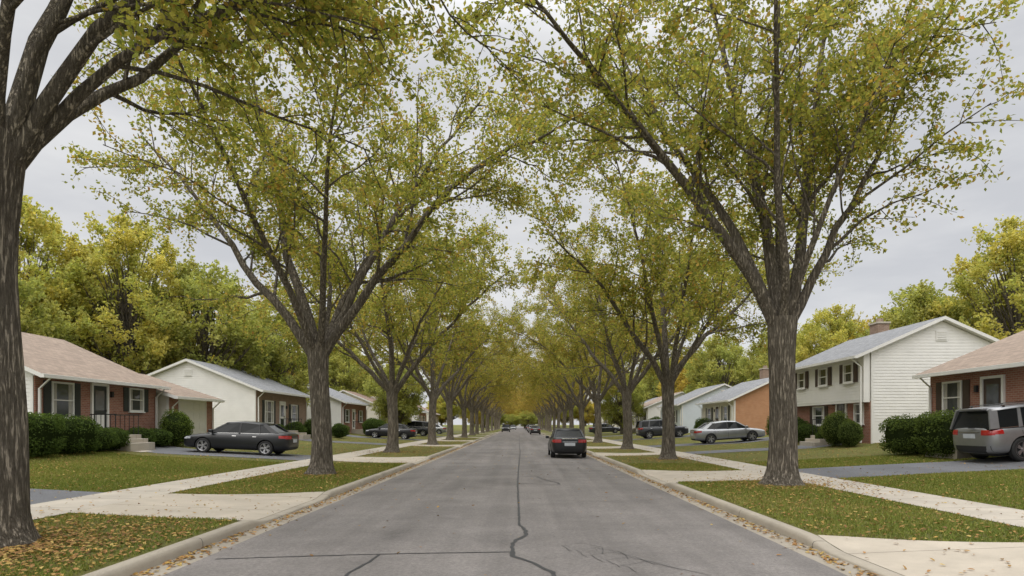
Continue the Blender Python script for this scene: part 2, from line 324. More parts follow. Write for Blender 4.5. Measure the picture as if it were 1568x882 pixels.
VE=make_tree('tree_e',4.0,[(185,54,34,9.5,.16),(-10,50,36,9,.15),(80,72,66,11.5,.17),(200,70,60,11,.14),(40,58,45,9,.12),(260,60,44,9,.13),(330,62,50,10,.12)],lsize=.15,nleaf=58)
put_tree('maple_tree',VC,-6.60,8.4)
put_tree('maple_tree',VB,-6.05,20.4,0,1,(1.0,1.0,1))
put_tree('maple_tree',VA,6.95,16.8,0,1,(1.0,1,1))
L=[VD,VE,VB,VE]; 
for i,y in enumerate([36.4,51,66,80,94,107,121,135,149,164,180,197,214,232]):
    w=min(1,y/160)**1.6; put_tree('maple_tree',L[i%4],-6.7+random.uniform(-.2,.2),y,random.choice([0,180,170,10,200]),random.uniform(.93,1.04),(1+.28*w,1+.04*w,1+.15*w))
for i,y in enumerate([29.2,41.2,56,70,84,98,112,126,141,156,172,188,205,224]):
    w=min(1,y/160)**1.6; put_tree('maple_tree',L[(i+1)%4],6.95+random.uniform(-.2,.2),y,random.choice([0,180,190,20,350]),random.uniform(.93,1.04),(1+.28*w,1+.04*w,1+.15*w))
def make_dense(name,H,Rr,nc,seed,pal):
    tb=Tubes(); LP=[];LC=[]; zc=H*.58; 
    P=path((0,0,-.2),0,1.5,1.57,H*.8,10,.03); tb.tube(P,np.linspace(.4,.06,11),10)
    g=rng.normal(size=(nc,3)); g=nrm(g)*(rng.uniform(.25,1,(nc,1))**.45); C=g*np.array([Rr,Rr,H*.42])+np.array([0,0,zc])
    C[:,:2]*=(1.08-.35*np.clip((C[:,2]-zc)/(H*.42),0,1))[:,None]
    for c in C:
        t=np.clip((c[2]-2.5)/(H)*.8,.15,.9); p,d=lerp_at(P,t); Q=np.linspace(p,c,5)+rng.normal(0,.12,(5,3)); Q[0]=p; tb.tube(Q,np.linspace(.09,.015,5),4)
        o=nrm((c-np.array([0,0,zc*.7]))[None])[0]; 
        base=pal[rng.integers(0,len(pal))]*random.uniform(.85,1.15)
        for k in range(9):
            dd=nrm((o*.7+rng.normal(0,.55,3)+np.array([0,0,.5]))[None])[0]; Ls=random.uniform(.8,1.7); m=random.randint(18,30)
            tt=rng.uniform(0,1,m)**.8; q=c+dd*Ls*tt[:,None]+rng.normal(0,1,(m,3))*(.30*(1.15-tt))[:,None]
            LP.append(q); cc=(.5*base+.5*pal[rng.integers(0,len(pal),m)])*rng.uniform(.75,1.25,(m,1)); LC.append(cc)
    V=np.concatenate(tb.V);F=np.concatenate(tb.F); bm=npmesh(name+'_wood',V,F,'bark',smooth=True)
    LP=np.concatenate(LP);LC=np.concatenate(LC); V,F,c=leafcloud(LP,rng.uniform(.18,.32,len(LP)),LC,.5); return bm,npmesh(name+'_leaves',V,F,'leaf',cols=c)
PY=np.array([(.50,.47,.15),(.43,.44,.14),(.56,.49,.16),(.34,.38,.12)]); PG=np.array([(.35,.38,.13),(.41,.42,.14),(.27,.31,.11),(.44,.42,.15)]); PO=1.15*np.array([(.46,.35,.10),(.40,.33,.10),(.34,.33,.09)])
DY=make_dense('dense_y',16,5.2,230,1,PY); DG=make_dense('dense_g',13,4.6,190,2,PG); DO=make_dense('dense_o',12,4.3,160,3,PO)
def bg(var,x,y,sc=1,sxy=1): 
    e=put_tree('background_maple_tree',var,x,y,random.uniform(0,360),sc); e.scale=(sc*sxy,sc*sxy,sc); return e
for a in [(DY,-36,47,1.02),(DY,-29.5,49,.97),(DG,-25,52,1.0),(DY,-43,44,1),(DG,-33,40,.85),(DO,-28,66,.8),(DG,-37,60,1.0),(DG,-22,58,.85),(DO,-30,78,.9),(DG,-25,92,.9),(DY,-28,108,.85),(DO,-24,120,.8),(DG,-14.5,78,.7),
          (DY,38,50,.98),(DY,45,52,1.0),(DG,33.5,54,.9),(DO,34,66,.9),(DG,29,72,.85),(DG,42,40,.85),(DG,26,84,.9),(DO,26,98,.9),(DG,24,112,.9),(DY,29,60,.7),(DY,52,48,.95),(DG,14,88,.65)]: bg(*a)
for k in range(36):
    s=random.choice([-1,1]); bg(random.choice([DG,DY,DO,DG]),s*random.uniform(24,95),random.uniform(110,190),random.uniform(.8,1.15),1.2)
for k in range(14): bg(random.choice([DO,DY,DO]),-30+60*k/13+random.uniform(-2,2),random.uniform(250,285),random.uniform(.8,1.1),1.4)
for k in range(4): bg(DG,-9+6*k,246+random.uniform(-3,3),random.uniform(.32,.6),1.5)
for s in (-1,1):
    for k in range(6): bg(random.choice([DG,DY]),s*random.uniform(50,110),random.uniform(45,110),1.0,1.1)
# ---------------------------------------------------------------- shrubs
def shrub(name,x,y,rx,ry,h,col=(.07,.105,.032),clip=False,n=None):
    z=float(zg(x,y)); e=empty(name,(x,y,z)); n=n or int(6500*max(.5,rx*ry)*max(1,h/1.4)); q=nrm(rng.normal(size=(n,3)))
    if clip: q=np.sign(q)*np.abs(q)**.55; q/=np.maximum(1,np.abs(q).max(1,keepdims=True))
    ph=rng.uniform(0,6,4); b=1+.06*np.sin(q[:,0]*5+ph[0])+.06*np.sin(q[:,1]*6+ph[1])+.05*np.sin(q[:,2]*7+ph[2])
    P=q*b[:,None]*rng.uniform(.84,1.05,(n,1))*np.array([rx,ry,h/2])+np.array([0,0,h/2]); P=P[P[:,2]>0]
    c=np.array(col)*rng.uniform(.6,1.7,(len(P),1)); V,F,cc=leafcloud(P,rng.uniform(.05,.09,len(P)),c,.3)
    o=link(bpy.data.objects.new('leaves',npmesh(name+'_leaves',V,F,'leaf',cols=cc))); o.parent=e
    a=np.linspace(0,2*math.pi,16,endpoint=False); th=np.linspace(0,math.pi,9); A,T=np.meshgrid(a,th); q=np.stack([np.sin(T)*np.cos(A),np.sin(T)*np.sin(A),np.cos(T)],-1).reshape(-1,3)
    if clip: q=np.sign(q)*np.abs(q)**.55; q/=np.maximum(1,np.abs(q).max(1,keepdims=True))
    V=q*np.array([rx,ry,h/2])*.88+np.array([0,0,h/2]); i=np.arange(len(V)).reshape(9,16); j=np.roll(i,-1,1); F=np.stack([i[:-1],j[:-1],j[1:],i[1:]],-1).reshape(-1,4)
    o=link(bpy.data.objects.new('twig_core',npmesh(name+'_core',V,F,'leaf',cols=np.tile([.035,.05,.018],(len(V),1))))); o.parent=e  # solid dark green filler, added inside the leaves to block see-through
shrub('clipped_yew_hedge',-16.6,21.8,1.0,1.1,1.45,clip=True)
shrub('clipped_yew_hedge',-16.6,24.1,.95,.95,1.35,clip=True)
shrub('yew_shrub',-16.6,25.9,.7,.7,.95); shrub('yew_shrub',-16.6,26.9,.6,.5,.95); shrub('yew_shrub',-16.9,29.4,.6,.6,.9); shrub('yew_shrub',-16.8,30.6,.6,.7,.85)
shrub('round_shrub',-16.6,31.9,.72,.72,1.75,(.10,.14,.035))
shrub('yew_shrub',-17,46.5,.6,.6,1.0); shrub('yew_shrub',-17,50,.8,.8,1.2); shrub('yew_shrub',-16.5,53,.9,1,1.5); shrub('yew_shrub',-15,68,1.2,1.2,1.9);shrub('yew_shrub',-15.5,57,.8,.8,1.3)
shrub('clipped_yew_hedge',15.6,25.6,1.0,.9,1.5,(.08,.11,.032),True); shrub('clipped_yew_hedge',15.8,23.4,1.15,1.0,1.6,(.08,.11,.032),True)
shrub('yew_shrub',16.3,31.8,.55,.6,1.3,(.09,.12,.04)); shrub('round_shrub',16.2,33.0,.75,.75,1.7,(.10,.13,.04)); shrub('yew_shrub',16.5,34.9,.5,.5,.8); shrub('yew_shrub',16.6,37.2,.7,.7,1.1); shrub('yew_shrub',16.7,38.9,.7,.7,1.5); shrub('yew_shrub',16.4,40.6,.8,.8,1.9)
shrub('yew_shrub',16.5,55,.7,.7,1.2); shrub('yew_shrub',16.8,59,.8,.9,1.6); shrub('yew_shrub',16,76,1.1,1.2,2)
# ---------------------------------------------------------------- houses
def house(name,side,xf,depth,y0,y1,zb,ze,zr,front,sidem,roofm,items,fz=None,over=.5,chim=None,jetty=None,trimc='trim'):
    e=empty(name,(0,0,0)); X=lambda a: side*(xf+a); D=depth; t=.16
    w=Acc(); pr=[(0,zb-.8),(D,zb-.8),(D,ze),(D/2,zr),(0,ze)]
    vs=[(X(a),y,z) for y in (y0,y1) for a,z in pr]; w.poly(vs,[(0,1,2,3,4),(9,8,7,6,5)]+[(i,(i+1)%5,(i+1)%5+5,i+5) for i in range(5)],sidem); w.obj('walls',e)
    lp=Acc(); st=.15; z=zb-.5
    def half(zz): return (0,D) if zz<=ze else ((zz-ze)/(zr-ze)*D/2, D-(zz-ze)/(zr-ze)*D/2)
    if 'brick' not in sidem:
        while z<zr-.2:
            z2=z+st; a0,b0=half(z); a1,b1=half(z2); a0=max(a0,a1)+.004; b0=min(b0,b1)-.004
            lp.poly([(X(a0),y0-.022,z),(X(b0),y0-.022,z),(X(b1 if z2>ze else b0),y0-.006,z2),(X(a1 if z2>ze else a0),y0-.006,z2),(X(a0),y0-.004,z),(X(b0),y0-.004,z)],[(0,1,2,3),(0,4,5,1)],sidem); z=z2
        if jetty:
            z=jetty
            while z<ze-.15:
                z2=min(z+st,ze-.1); lp.poly([(X(-.374),y0,z),(X(-.374),y1,z),(X(-.356),y1,z2),(X(-.356),y0,z2),(X(-.352),y0,z),(X(-.352),y1,z)],[(0,1,2,3),(0,4,5,1)],sidem); z=z2
        lp.obj('lap_boards',e)
    c=Acc(); c.box(X(-.045),X(-.002),y0+.003,y1-.003,zb-.8,(fz or ze)-.03,front)
    if jetty: c.box(X(-.35),X(-.047),y0-.002,y1+.002,jetty,ze-.02,sidem); c.box(X(-.36),X(-.05),y0-.01,y1+.01,jetty-.14,jetty-.003,'trim')
    c.obj('front_cladding',e)
    xo=-.35 if jetty else -.045
    sl=(zr-ze)/(D/2); ov=.5-(xo if jetty else 0); rk=.32; up=.03
    r=Acc(); tp=[(-ov,ze-sl*ov+t+up),(D/2,zr+t+up),(D+ov,ze-sl*ov+t+up)]; vs=[(X(a),y,z-dz) for y in (y0-rk,y1+rk) for dz in (0,t) for a,z in tp]
    r.poly(vs,[(0,1,7,6),(1,2,8,7)],roofm); r.poly(vs,[(3,4,10,9),(4,5,11,10),(0,3,4,1),(1,4,5,2),(6,7,10,9),(7,8,11,10),(0,6,9,3),(2,5,11,8)],trimc); r.obj('roof',e)
    g=Acc(); zt=tp[0][1]; g.box(X(-ov-.11),X(-ov-.003),y0-rk,y1+rk,zt-.15,zt-.02,trimc)
    for yy in (y0+.12,y1-.12): 
        g.box(X(xo-.12),X(xo-.05),yy-.04,yy+.04,zb-.2,zt-.55,trimc)
        P0=(X(-ov-.05),zt-.14);P1=(X(xo-.07),zt-.55); g.poly([(P0[0]-.03,yy-.035,P0[1]),(P0[0]+.03,yy-.035,P0[1]),(P0[0]+.03,yy+.035,P0[1]),(P0[0]-.03,yy+.035,P0[1]),(P1[0]-.03,yy-.035,P1[1]),(P1[0]+.03,yy-.035,P1[1]),(P1[0]+.03,yy+.035,P1[1]),(P1[0]-.03,yy+.035,P1[1])],[(0,1,5,4),(1,2,6,5),(2,3,7,6),(3,0,4,7)],trimc)
    g.obj('gutter_and_downspouts',e)
    v=Acc(); v.box(X(D/2-.28),X(D/2+.28),y0-.06,y0-.003,zr-1.0,zr-.5,'trim'); 
    for q in range(4): v.box(X(D/2-.22),X(D/2+.22),y0-.08,y0-.062,zr-.94+q*.11,zr-.9+q*.11,'garage')
    v.box(X(.0),X(.1),y0-.05,y0-.003,zb-.3,ze-.1,'trim'); v.obj('gable_vent',e)
    n=0
    for it in items:
        k=it[0]; a=Acc(); base=xo-(.04 if jetty else 0)
        if k=='win':
            _,y,zc,ww,hh,sh=it
            if jetty and zc<jetty: base=-.045
            A=lambda d: X(base-d); f=.075
            a.box(A(.002),A(.015),y-ww/2,y+ww/2,zc-hh/2,zc+hh/2,'glass')
            for (p,q,r_,s_) in ((y-ww/2-f,y-ww/2,zc-hh/2-f,zc+hh/2+f),(y+ww/2,y+ww/2+f,zc-hh/2-f,zc+hh/2+f)): a.box(A(.003),A(.06),p,q,r_,s_,'trim')
            for (r_,s_) in ((zc-hh/2-f,zc-hh/2),(zc+hh/2,zc+hh/2+f),(zc-.02,zc+.025)): a.box(A(.003),A(.055),y-ww/2+.001,y+ww/2-.001,r_,s_,'trim')
            if ww>1.3:
                for q in (-1,1): a.box(A(.016),A(.05),y+q*ww/4-.025,y+q*ww/4+.025,zc-hh/2+.001,zc+hh/2-.001,'trim')
            a.box(A(.003),A(.10),y-ww/2-f-.04,y+ww/2+f+.04,zc-hh/2-f-.05,zc-hh/2-f-.002,'trim')
            a.box(A(.016),A(.021),y-ww/2+.01,y-ww/2+ww*.2,zc-hh/2+.01,zc+hh/2-.01,'curtain'); a.box(A(.016),A(.021),y+ww/2-ww*.2,y+ww/2-.01,zc-hh/2+.01,zc+hh/2-.01,'curtain')
            if sh:
                for s in (-1,1):
                    yc=y+s*(ww/2+f+.22)
                    a.box(A(.003),A(.035),yc-.19,yc+.19,zc-hh/2-f,zc+hh/2+f,sh)
                    for q in range(int(hh/.09)): zz=zc-hh/2+q*.09; a.box(A(.036),A(.048),yc-.15,yc+.15,zz,zz+.045,sh)
            n+=1; a.obj('window_%d'%n,e)
        elif k=='door':
            _,y,zd,mt=it
            if jetty: base=-.045
            A=lambda d: X(base-d)
            a.box(A(.003),A(.03),y-.46,y+.46,zd,zd+2.05,mt); a.box(A(.031),A(.04),y-.3,y+.3,zd+1.0,zd+1.85,'glass'); a.box(A(.031),A(.04),y-.3,y+.3,zd+.2,zd+.85,'trim' if mt!='trim' else 'glass')
            for s in (-1,1): a.box(A(.003),A(.08),y+s*.465,y+s*.58,zd-.02,zd+2.15,'trim')
            a.box(A(.003),A(.075),y-.464,y+.464,zd+2.052,zd+2.15,'trim'); a.box(A(.041),A(.09),y+.36,y+.4,zd+.95,zd+1.05,'chrome')
            a.obj('door',e); s_=Acc()
            for q in range(3): s_.box(A(.0+.01),A(1.3+.3*q),y-.9,y+.9,zd-.04-.17*(q+1)-(.35 if q==2 else 0),zd-.04-.17*q-.003*(q>0),'walk')
            s_.obj('front_steps',e,bevel=.01); l=Acc(); l.box(A(.003),A(.11),y+.75,y+.87,zd+1.6,zd+1.85,'plast'); l.obj('wall_lantern',e)
            rl=Acc()
            for yy in (y-.82,y+.82):
                for q in range(6): rl.box(A(.2+.2*q),A(.22+.2*q),yy-.01,yy+.01,zd-.045,zd+.8,'plast')
                rl.box(A(.15),A(1.25),yy-.018,yy+.018,zd+.8,zd+.84,'plast')
            rl.obj('step_railing',e)
        elif k=='garage':
            _,y,zd,ww=it; A=lambda d: X(base-d); a.box(A(.003),A(.03),y-ww/2,y+ww/2,zd,zd+2.1,'garage')
            for r_ in range(4):
                for q in range(4): a.box(A(.031),A(.045),y-ww/2+ww*(q+.08)/4,y-ww/2+ww*(q+.92)/4,zd+.525*r_+.07,zd+.525*r_+.46,'garage')
            for s in (-1,1): a.box(A(.003),A(.06),y+s*(ww/2+.002),y+s*(ww/2+.12),zd,zd+2.22,'trim')
            a.box(A(.003),A(.055),y-ww/2,y+ww/2,zd+2.102,zd+2.22,'trim'); a.obj('garage_door',e)
    if chim:
        c=Acc(); a_,y_,zt_=chim; c.box(X(a_),X(a_+.7),y_-.45,y_+.45,zr-1.5,zt_,'brick3'); c.box(X(a_-.06),X(a_+.76),y_-.51,y_+.51,zt_+.002,zt_+.1,'walk'); c.box(X(a_+.2),X(a_+.5),y_-.15,y_+.15,zt_+.102,zt_+.35,'tan'); c.obj('chimney',e)
    return e
S='shutter'
house('brick_ranch_house',-1,17.9,9.5,24.3,32.4,.85,3.62,5.75,'brick','white','tan',[('win',25.75,2.65,1.1,1.3,S),('door',28.0,1.30,'shutter'),('win',30.7,2.85,1.0,.95,S)])
house('attached_garage',-1,17.4,8,32.75,37.3,.75,3.1,4.4,'brick','cream','tan',[('garage',35.0,.83,2.7)])
house('white_ranch_house',-1,17.9,9.3,44.8,55.2,.85,4.1,6.0,'brick3','white','grey',[('win',47,2.6,1.5,1.5,S),('door',49.6,1.3,'trim'),('win',52.2,2.6,1.3,1.2,S)],chim=None)
house('brick_ranch_house',1,17.2,9.6,15.0,27.0,.85,3.78,5.75,'brick','cream','tan',[('win',25.6,2.75,1.0,1.15,'shutbr'),('door',23.4,1.3,'shutbr'),('win',20.3,2.75,1.9,1.3,'shutbr')])
house('two_storey_house',1,17.6,7.0,32.4,41.3,1.0,5.3,6.85,'brick','white','grey',[('win',33.8,4.35,.85,.85,'shutbr'),('win',36.6,4.35,.95,.85,'shutbr'),('win',39.4,4.35,.85,.85,'shutbr'),('win',33.4,2.25,.8,.9,None),('door',35.2,1.15,'shutbr'),('win',37.9,2.2,1.3,.95,'shutbr')],fz=2.9,jetty=2.95,chim=(4.0,39.5,7.75))
house('orange_brick_house',1,17.6,7.5,53,62,1.0,3.75,5.5,'cream','brick2','grey',[('win',55,2.6,1.2,1.2,S),('door',57.2,1.2,'shutbr'),('win',59.7,2.6,1.2,1.1,S)],chim=(5,60.5,6.8))
house('blue_ranch_house',1,17.6,9,70,80,1.0,3.9,5.9,'blue','blue','grey',[('win',73,2.6,1.4,1.2,S),('door',75.5,1.2,'trim'),('win',78,2.6,1.2,1.1,S)])
for (s,y,st) in [(-1,66,0),(-1,83,1),(-1,99,2),(-1,116,0),(-1,134,1),(1,87,2),(1,104,0),(1,121,1),(1,138,2)]:
    house('ranch_house',s,17.6+random.uniform(-.4,.6),9,y,y+10.5,1.0,4.0,5.9,['brick','brick3','cream'][st],['white','cream','white'][st],['grey','brown','tan'][st],[('win',y+2,2.6,1.3,1.2,S),('door',y+4.6,1.2,'trim'),('win',y+7.8,2.6,1.3,1.2,S)])
# ---------------------------------------------------------------- cars
def lathe(prof,k,mat,acc,cx,cy,cz):
    vs=[];n=len(prof)
    for i in range(k):
        a=2*math.pi*i/k
        for (y,r) in prof: vs.append((cx+r*math.cos(a),cy+y,cz+r*math.sin(a)))
    fs=[(i*n+j,((i+1)%k)*n+j,((i+1)%k)*n+j+1,i*n+j+1) for i in range(k) for j in range(n-1)]; acc.poly(vs,fs,mat)
def car(name,kind,x,y,head,pm):
    e=empty(name)
    if kind=='sedan':
        ST=[(2.44,.50,.36,.58),(2.40,.70,.26,.66),(2.22,.84,.2,.75),(1.8,.905,.19,.83),(1.2,.915,.19,.92),(.8,.92,.19,.955),(0,.92,.19,.97),(-1.0,.92,.19,1.0),(-1.75,.91,.2,1.05),(-2.15,.875,.24,1.07),(-2.36,.78,.28,1.03),(-2.43,.58,.38,.92)]
        B=[(1.25,.80,.90),(.5,.835,.93),(-.2,.84,.95),(-1.1,.835,.965),(-1.95,.77,1.01)]; Rf=[(.42,.63,1.40),(-.25,.66,1.475),(-1.2,.625,1.41)]
        wx=(1.42,-1.40); wr=.335; L=4.87
    else:
        ST=[(2.40,.55,.42,.74),(2.36,.74,.32,.86),(2.18,.88,.25,.97),(1.8,.945,.24,1.04),(1.25,.955,.24,1.09),(.8,.96,.24,1.10),(0,.96,.24,1.11),(-1.0,.96,.24,1.13),(-1.8,.955,.25,1.15),(-2.2,.93,.28,1.15),(-2.36,.86,.32,1.12),(-2.42,.68,.42,1.0)]
        B=[(1.25,.86,1.05),(.6,.905,1.08),(-.4,.91,1.09),(-1.4,.90,1.1),(-2.36,.86,1.09)]; Rf=[(.55,.71,1.66),(-.4,.745,1.745),(-2.12,.70,1.70)]
        wx=(1.45,-1.42); wr=.375; L=4.85
    ring=lambda w,zb,zt:[(0,zb),(w*.82,zb),(w*.97,zb+.09*(zt-zb)/.7),(w,zb+.45*(zt-zb)),(w*.985,zt-.16*(zt-zb)),(w*.90,zt-.02),(w*.6,zt+.015),(0,zt+.025)]
    vs=[];k=14
    for (sx,w,zb,zt) in ST:
        h=ring(w,zb,zt); full=h+[(-a,b) for a,b in h[-2:0:-1]]; vs+=[(sx,a,b) for a,b in full]
    n=len(ST); fs=[(i*k+j,i*k+(j+1)%k,(i+1)*k+(j+1)%k,(i+1)*k+j) for i in range(n-1) for j in range(k)]+[tuple(range(k-1,-1,-1)),tuple((n-1)*k+j for j in range(k))]
    A=Acc(); A.poly(vs,fs,pm); body=A.obj('body',e,smooth=True); body.data.materials.append(M['plast'])
    md=body.modifiers.new('s','SUBSURF'); md.levels=2; md.render_levels=2
    cut=Acc()
    for xx in wx:
        for s in (-1,1): 
            vs=[];kk=28
            for yy in (s*.55,s*1.3):
                for i in range(kk): a=2*math.pi*i/kk; vs.append((xx+(wr+.055)*math.cos(a),yy,wr+(wr+.055)*math.sin(a)))
            fc=[tuple(range(kk)),tuple(range(2*kk-1,kk-1,-1))]+[(i,i+kk,(i+1)%kk+kk,(i+1)%kk) for i in range(kk)]
            if s<0: fc=[tuple(reversed(f)) for f in fc]
            cut.poly(vs,fc,'plast')
    co=cut.obj('cutter'); bpy.context.view_layer.update()
    bm_=body.modifiers.new('b','BOOLEAN'); bm_.object=co; bm_.operation='DIFFERENCE'; bm_.solver='EXACT'
    dg=bpy.context.evaluated_depsgraph_get(); ev=body.evaluated_get(dg); nm=bpy.data.meshes.new_from_object(ev,depsgraph=dg)
    body.modifiers.clear(); body.data=nm; bpy.data.objects.remove(co)
    nm.polygons.foreach_set('use_smooth',[True]*len(nm.polygons)); nm.set_sharp_from_angle(angle=math.radians(40))
    bv=BVHTree.FromPolygons([v.co for v in nm.vertices],[tuple(p.vertices) for p in nm.polygons])
    g=Acc(); bl=B; rl=Rf; V=[(a,b,c-.03) for a,b,c in bl]+[(a,-b,c-.03) for a,b,c in bl]+list(rl)+[(a,-b,c) for a,b,c in rl]
    F=[(0,1,10),(1,2,11,10),(2,3,12,11),(3,4,12),(6,5,13),(7,6,13,14),(8,7,14,15),(9,8,15),(5,0,10,13),(4,9,15,12),(10,11,14,13),(11,12,15,14)]
    g.poly(V,F,'carglass'); g.obj('windows',e)
    r=Acc(); RX=np.linspace(rl[0][0]+.06,rl[-1][0]-.06,7); vs=[]
    for xx in RX:
        zz=np.interp(-xx,[-rl[0][0],-rl[1][0],-rl[2][0]],[rl[0][2],rl[1][2],rl[2][2]]); yy=np.interp(-xx,[-rl[0][0],-rl[1][0],-rl[2][0]],[rl[0][1],rl[1][1],rl[2][1]])
        for f,dz in ((-1.06,-.05),(-1.03,.005),(-.8,.028),(0,.04),(.8,.028),(1.03,.005),(1.06,-.05)): vs.append((xx,yy*f,zz+dz))
    r.poly(vs,[(i*7+j,i*7+j+1,(i+1)*7+j+1,(i+1)*7+j) for i in range(6) for j in range(6)]+[tuple(range(7)),tuple(range(42,49))],pm); r.obj('roof_panel',e,smooth=True)
    def strip(p,q,w0,w1,mat,acc,out=.012,s=1):
        p=Vector(p);q=Vector(q); nrmv=Vector((0,s*.9,.35)).normalized(); o=nrmv*out
        a=[p+Vector((w0/2,0,0)),p-Vector((w0/2,0,0)),q-Vector((w1/2,0,0)),q+Vector((w1/2,0,0))]
        acc.poly([v+o for v in a]+[v-o*2 for v in a],[(0,1,2,3),(4,5,6,7),(0,1,5,4),(1,2,6,5),(2,3,7,6),(3,0,4,7)],mat)
    pl=Acc()
    for s in (-1,1):
        mm=lambda t: (t[0],t[1]*s,t[2])
        strip(mm(B[0]),mm(Rf[0]),.12,.09,pm,pl,.014,s)
        bx=B[2][0]; strip((bx,s*B[2][1],B[2][2]-.02),(bx,s*Rf[1][1],Rf[1][2]-.01),.09,.07,'plast',pl,.012,s)
        if kind=='sedan':
            strip((B[4][0]+.16,s*B[4][1],B[4][2]),(Rf[2][0]-.02,s*Rf[2][1],Rf[2][2]),.36,.22,pm,pl,.02,s); strip((-1.12,s*.835,.94),(-1.0,s*.635,1.43),.06,.05,'plast',pl,.012,s)
        else:
            strip((B[4][0]+.12,s*B[4][1],B[4][2]),(Rf[2][0]+.0,s*Rf[2][1],Rf[2][2]),.30,.26,pm,pl,.02,s); strip((-1.42,s*.90,1.08),(-1.3,s*.72,1.71),.13,.1,pm,pl,.014,s)
        for q in range(4): 
            p0=Vector((B[q][0],s*(B[q][1]+.004),B[q][2]-.005)); p1=Vector((B[q+1][0],s*(B[q+1][1]+.004),B[q+1][2]-.005)); pl.poly([p0,p1,p1+Vector((0,-s*.004,.022)),p0+Vector((0,-s*.004,.022))],[(0,1,2,3)],'chrome')
    pl.obj('pillars',e)
    def patch(u0,u1,v0,v1,axis,sgn,mat,acc,off=.008,nu=8,nv=5):
        P={}
        for i in range(nu+1):
            for j in range(nv+1):
                u=u0+(u1-u0)*i/nu; v=v0+(v1-v0)*j/nv
                if axis=='x': h=bv.ray_cast(Vector((sgn*4,u,v)),Vector((-sgn,0,0)))
                else: h=bv.ray_cast(Vector((u,sgn*3,v)),Vector((0,-sgn,0)))
                if h[0] is not None: P[i,j]=h[0]+h[1]*off if h[1].dot(Vector((sgn,0,0)) if axis=='x' else Vector((0,sgn,0)))>0 else h[0]
        for i in range(nu):
            for j in range(nv):
                q=[(i,j),(i+1,j),(i+1,j+1),(i,j+1)]
                if all(t in P for t in q): acc.poly([P[t] for t in q],[(0,1,2,3)],mat)
    d=Acc(); zt=ST[-2][3]
    if kind=='sedan':
        for s in (-1,1): patch(s*.42,s*.80,.78,.93,'x',-1,'tail',d); patch(s*.47,s*.82,.60,.70,'x',1,'head',d)
        patch(-.26,.26,.62,.77,'x',-1,'plate',d); patch(-.4,.4,.96,.985,'x',-1,'chrome',d); patch(-.72,.72,.28,.40,'x',-1,'plast',d); patch(-.45,.45,.36,.56,'x',1,'plast',d)
        patch(-.36,.36,.80,.83,'x',-1,'chrome',d)
    else:
        for s in (-1,1): patch(s*.50,s*.88,.90,1.06,'x',-1,'tail',d); patch(s*.5,s*.88,.78,.90,'x',1,'head',d)
        patch(-.26,.26,.80,.94,'x',-1,'plate',d); patch(-.80,.80,.34,.56,'x',-1,'plast',d); patch(-.45,.45,.97,1.0,'x',-1,'chrome',d); patch(-.5,.5,.5,.84,'x',1,'plast',d)
    for s in (-1,1):
        b0=.3 if kind=='sedan' else .34; tz=B[2][2]-.06
        for sx in (B[0][0]-.25,B[2][0],B[3][0]+(-.0)): patch(sx-.007,sx+.007,b0,tz,'y',s,'plast',d,.003,1,8)
        patch(-1.0,1.0,b0-.07,b0-.01,'y',s,'plast',d,.006,12,2)
        for sx in (B[2][0]+.22,B[3][0]+.2): patch(sx-.09,sx+.09,tz-.08,tz-.05,'y',s,'chrome',d,.02,3,1)
        if kind=='sedan': patch(-2.34,-1.98,.80,.92,'y',s,'tail',d,.006); patch(2.0,2.3,.62,.70,'y',s,'head',d,.006)
        else: patch(-2.34,-2.0,.92,1.05,'y',s,'tail',d,.006); patch(1.95,2.28,.8,.9,'y',s,'head',d,.006)
    d.obj('lights_and_trim',e,smooth=True)
    mr=Acc()
    for s in (-1,1): mr.box(B[0][0]-.30,B[0][0]-.12,s*(B[0][1]+.08),s*(B[0][1]+.26),B[0][2]+.02,B[0][2]+.17,pm); mr.box(B[0][0]-.25,B[0][0]-.18,s*(B[0][1]-.02),s*(B[0][1]+.1),B[0][2]+.01,B[0][2]+.07,'plast')
    mr.obj('door_mirrors',e,bevel=.03)
    if kind!='sedan':
        q=Acc()
        for s in (-1,1): q.box(-1.8,.35,s*.64,s*.675,1.775,1.80,'chrome'); [q.box(t,t+.06,s*.64,s*.675,1.70,1.775,'plast') for t in (-1.75,-.7,.25)]
        q.box(-2.36,-2.0,-.55,.55,1.70,1.735,pm); q.obj('roof_rails',e)
        q=Acc(); q.box(-2.44,-2.39,-.25,.0,1.12,1.14,'plast'); q.obj('wiper',e)
    u=Acc(); u.box(-1.95,1.95,-.56,.56,.2,.62,'plast'); u.obj('underbody',e)
    for i,(xx) in enumerate(wx):
        for s in (-1,1):
            w=Acc(); o=ST[5][1]-.02; cy=s*(o-.11)
            lathe([(-.11,wr*.6),(-.11,wr*.9),(-.08,wr),(.08,wr),(.11,wr*.92),(.11,wr*.68)],32,'tyre',w,xx,cy,wr)
            lathe([(s*.105,wr*.69),(s*.085,wr*.66),(s*.03,wr*.62),(s*.03,.01)],32,'plast',w,xx,cy,wr)
            lathe([(s*.112,wr*.70),(s*.108,wr*.66),(s*.09,wr*.62)],32,'rim',w,xx,cy,wr)
            for q in range(10):
                a=2*math.pi*(q//2)/5+(.16 if q%2 else -.16); ca,sa=math.cos(a),math.sin(a); hw=.022
                pts=[]
                for (rr_,yo) in ((.02,.075),(wr*.66,.095)):
                    for w_ in (-hw,hw): pts.append((xx+rr_*ca-w_*sa,cy+s*yo,wr+rr_*sa+w_*ca))
                b4=[(p_[0],p_[1]-s*.04,p_[2]) for p_ in pts]; w.poly(pts+b4,[(0,1,3,2),(0,4,5,1),(1,5,7,3),(3,7,6,2),(2,6,4,0)],'rim')
            lathe([(s*.06,.06),(s*.09,.055),(s*.095,.001)],16,'rim',w,xx,cy,wr)
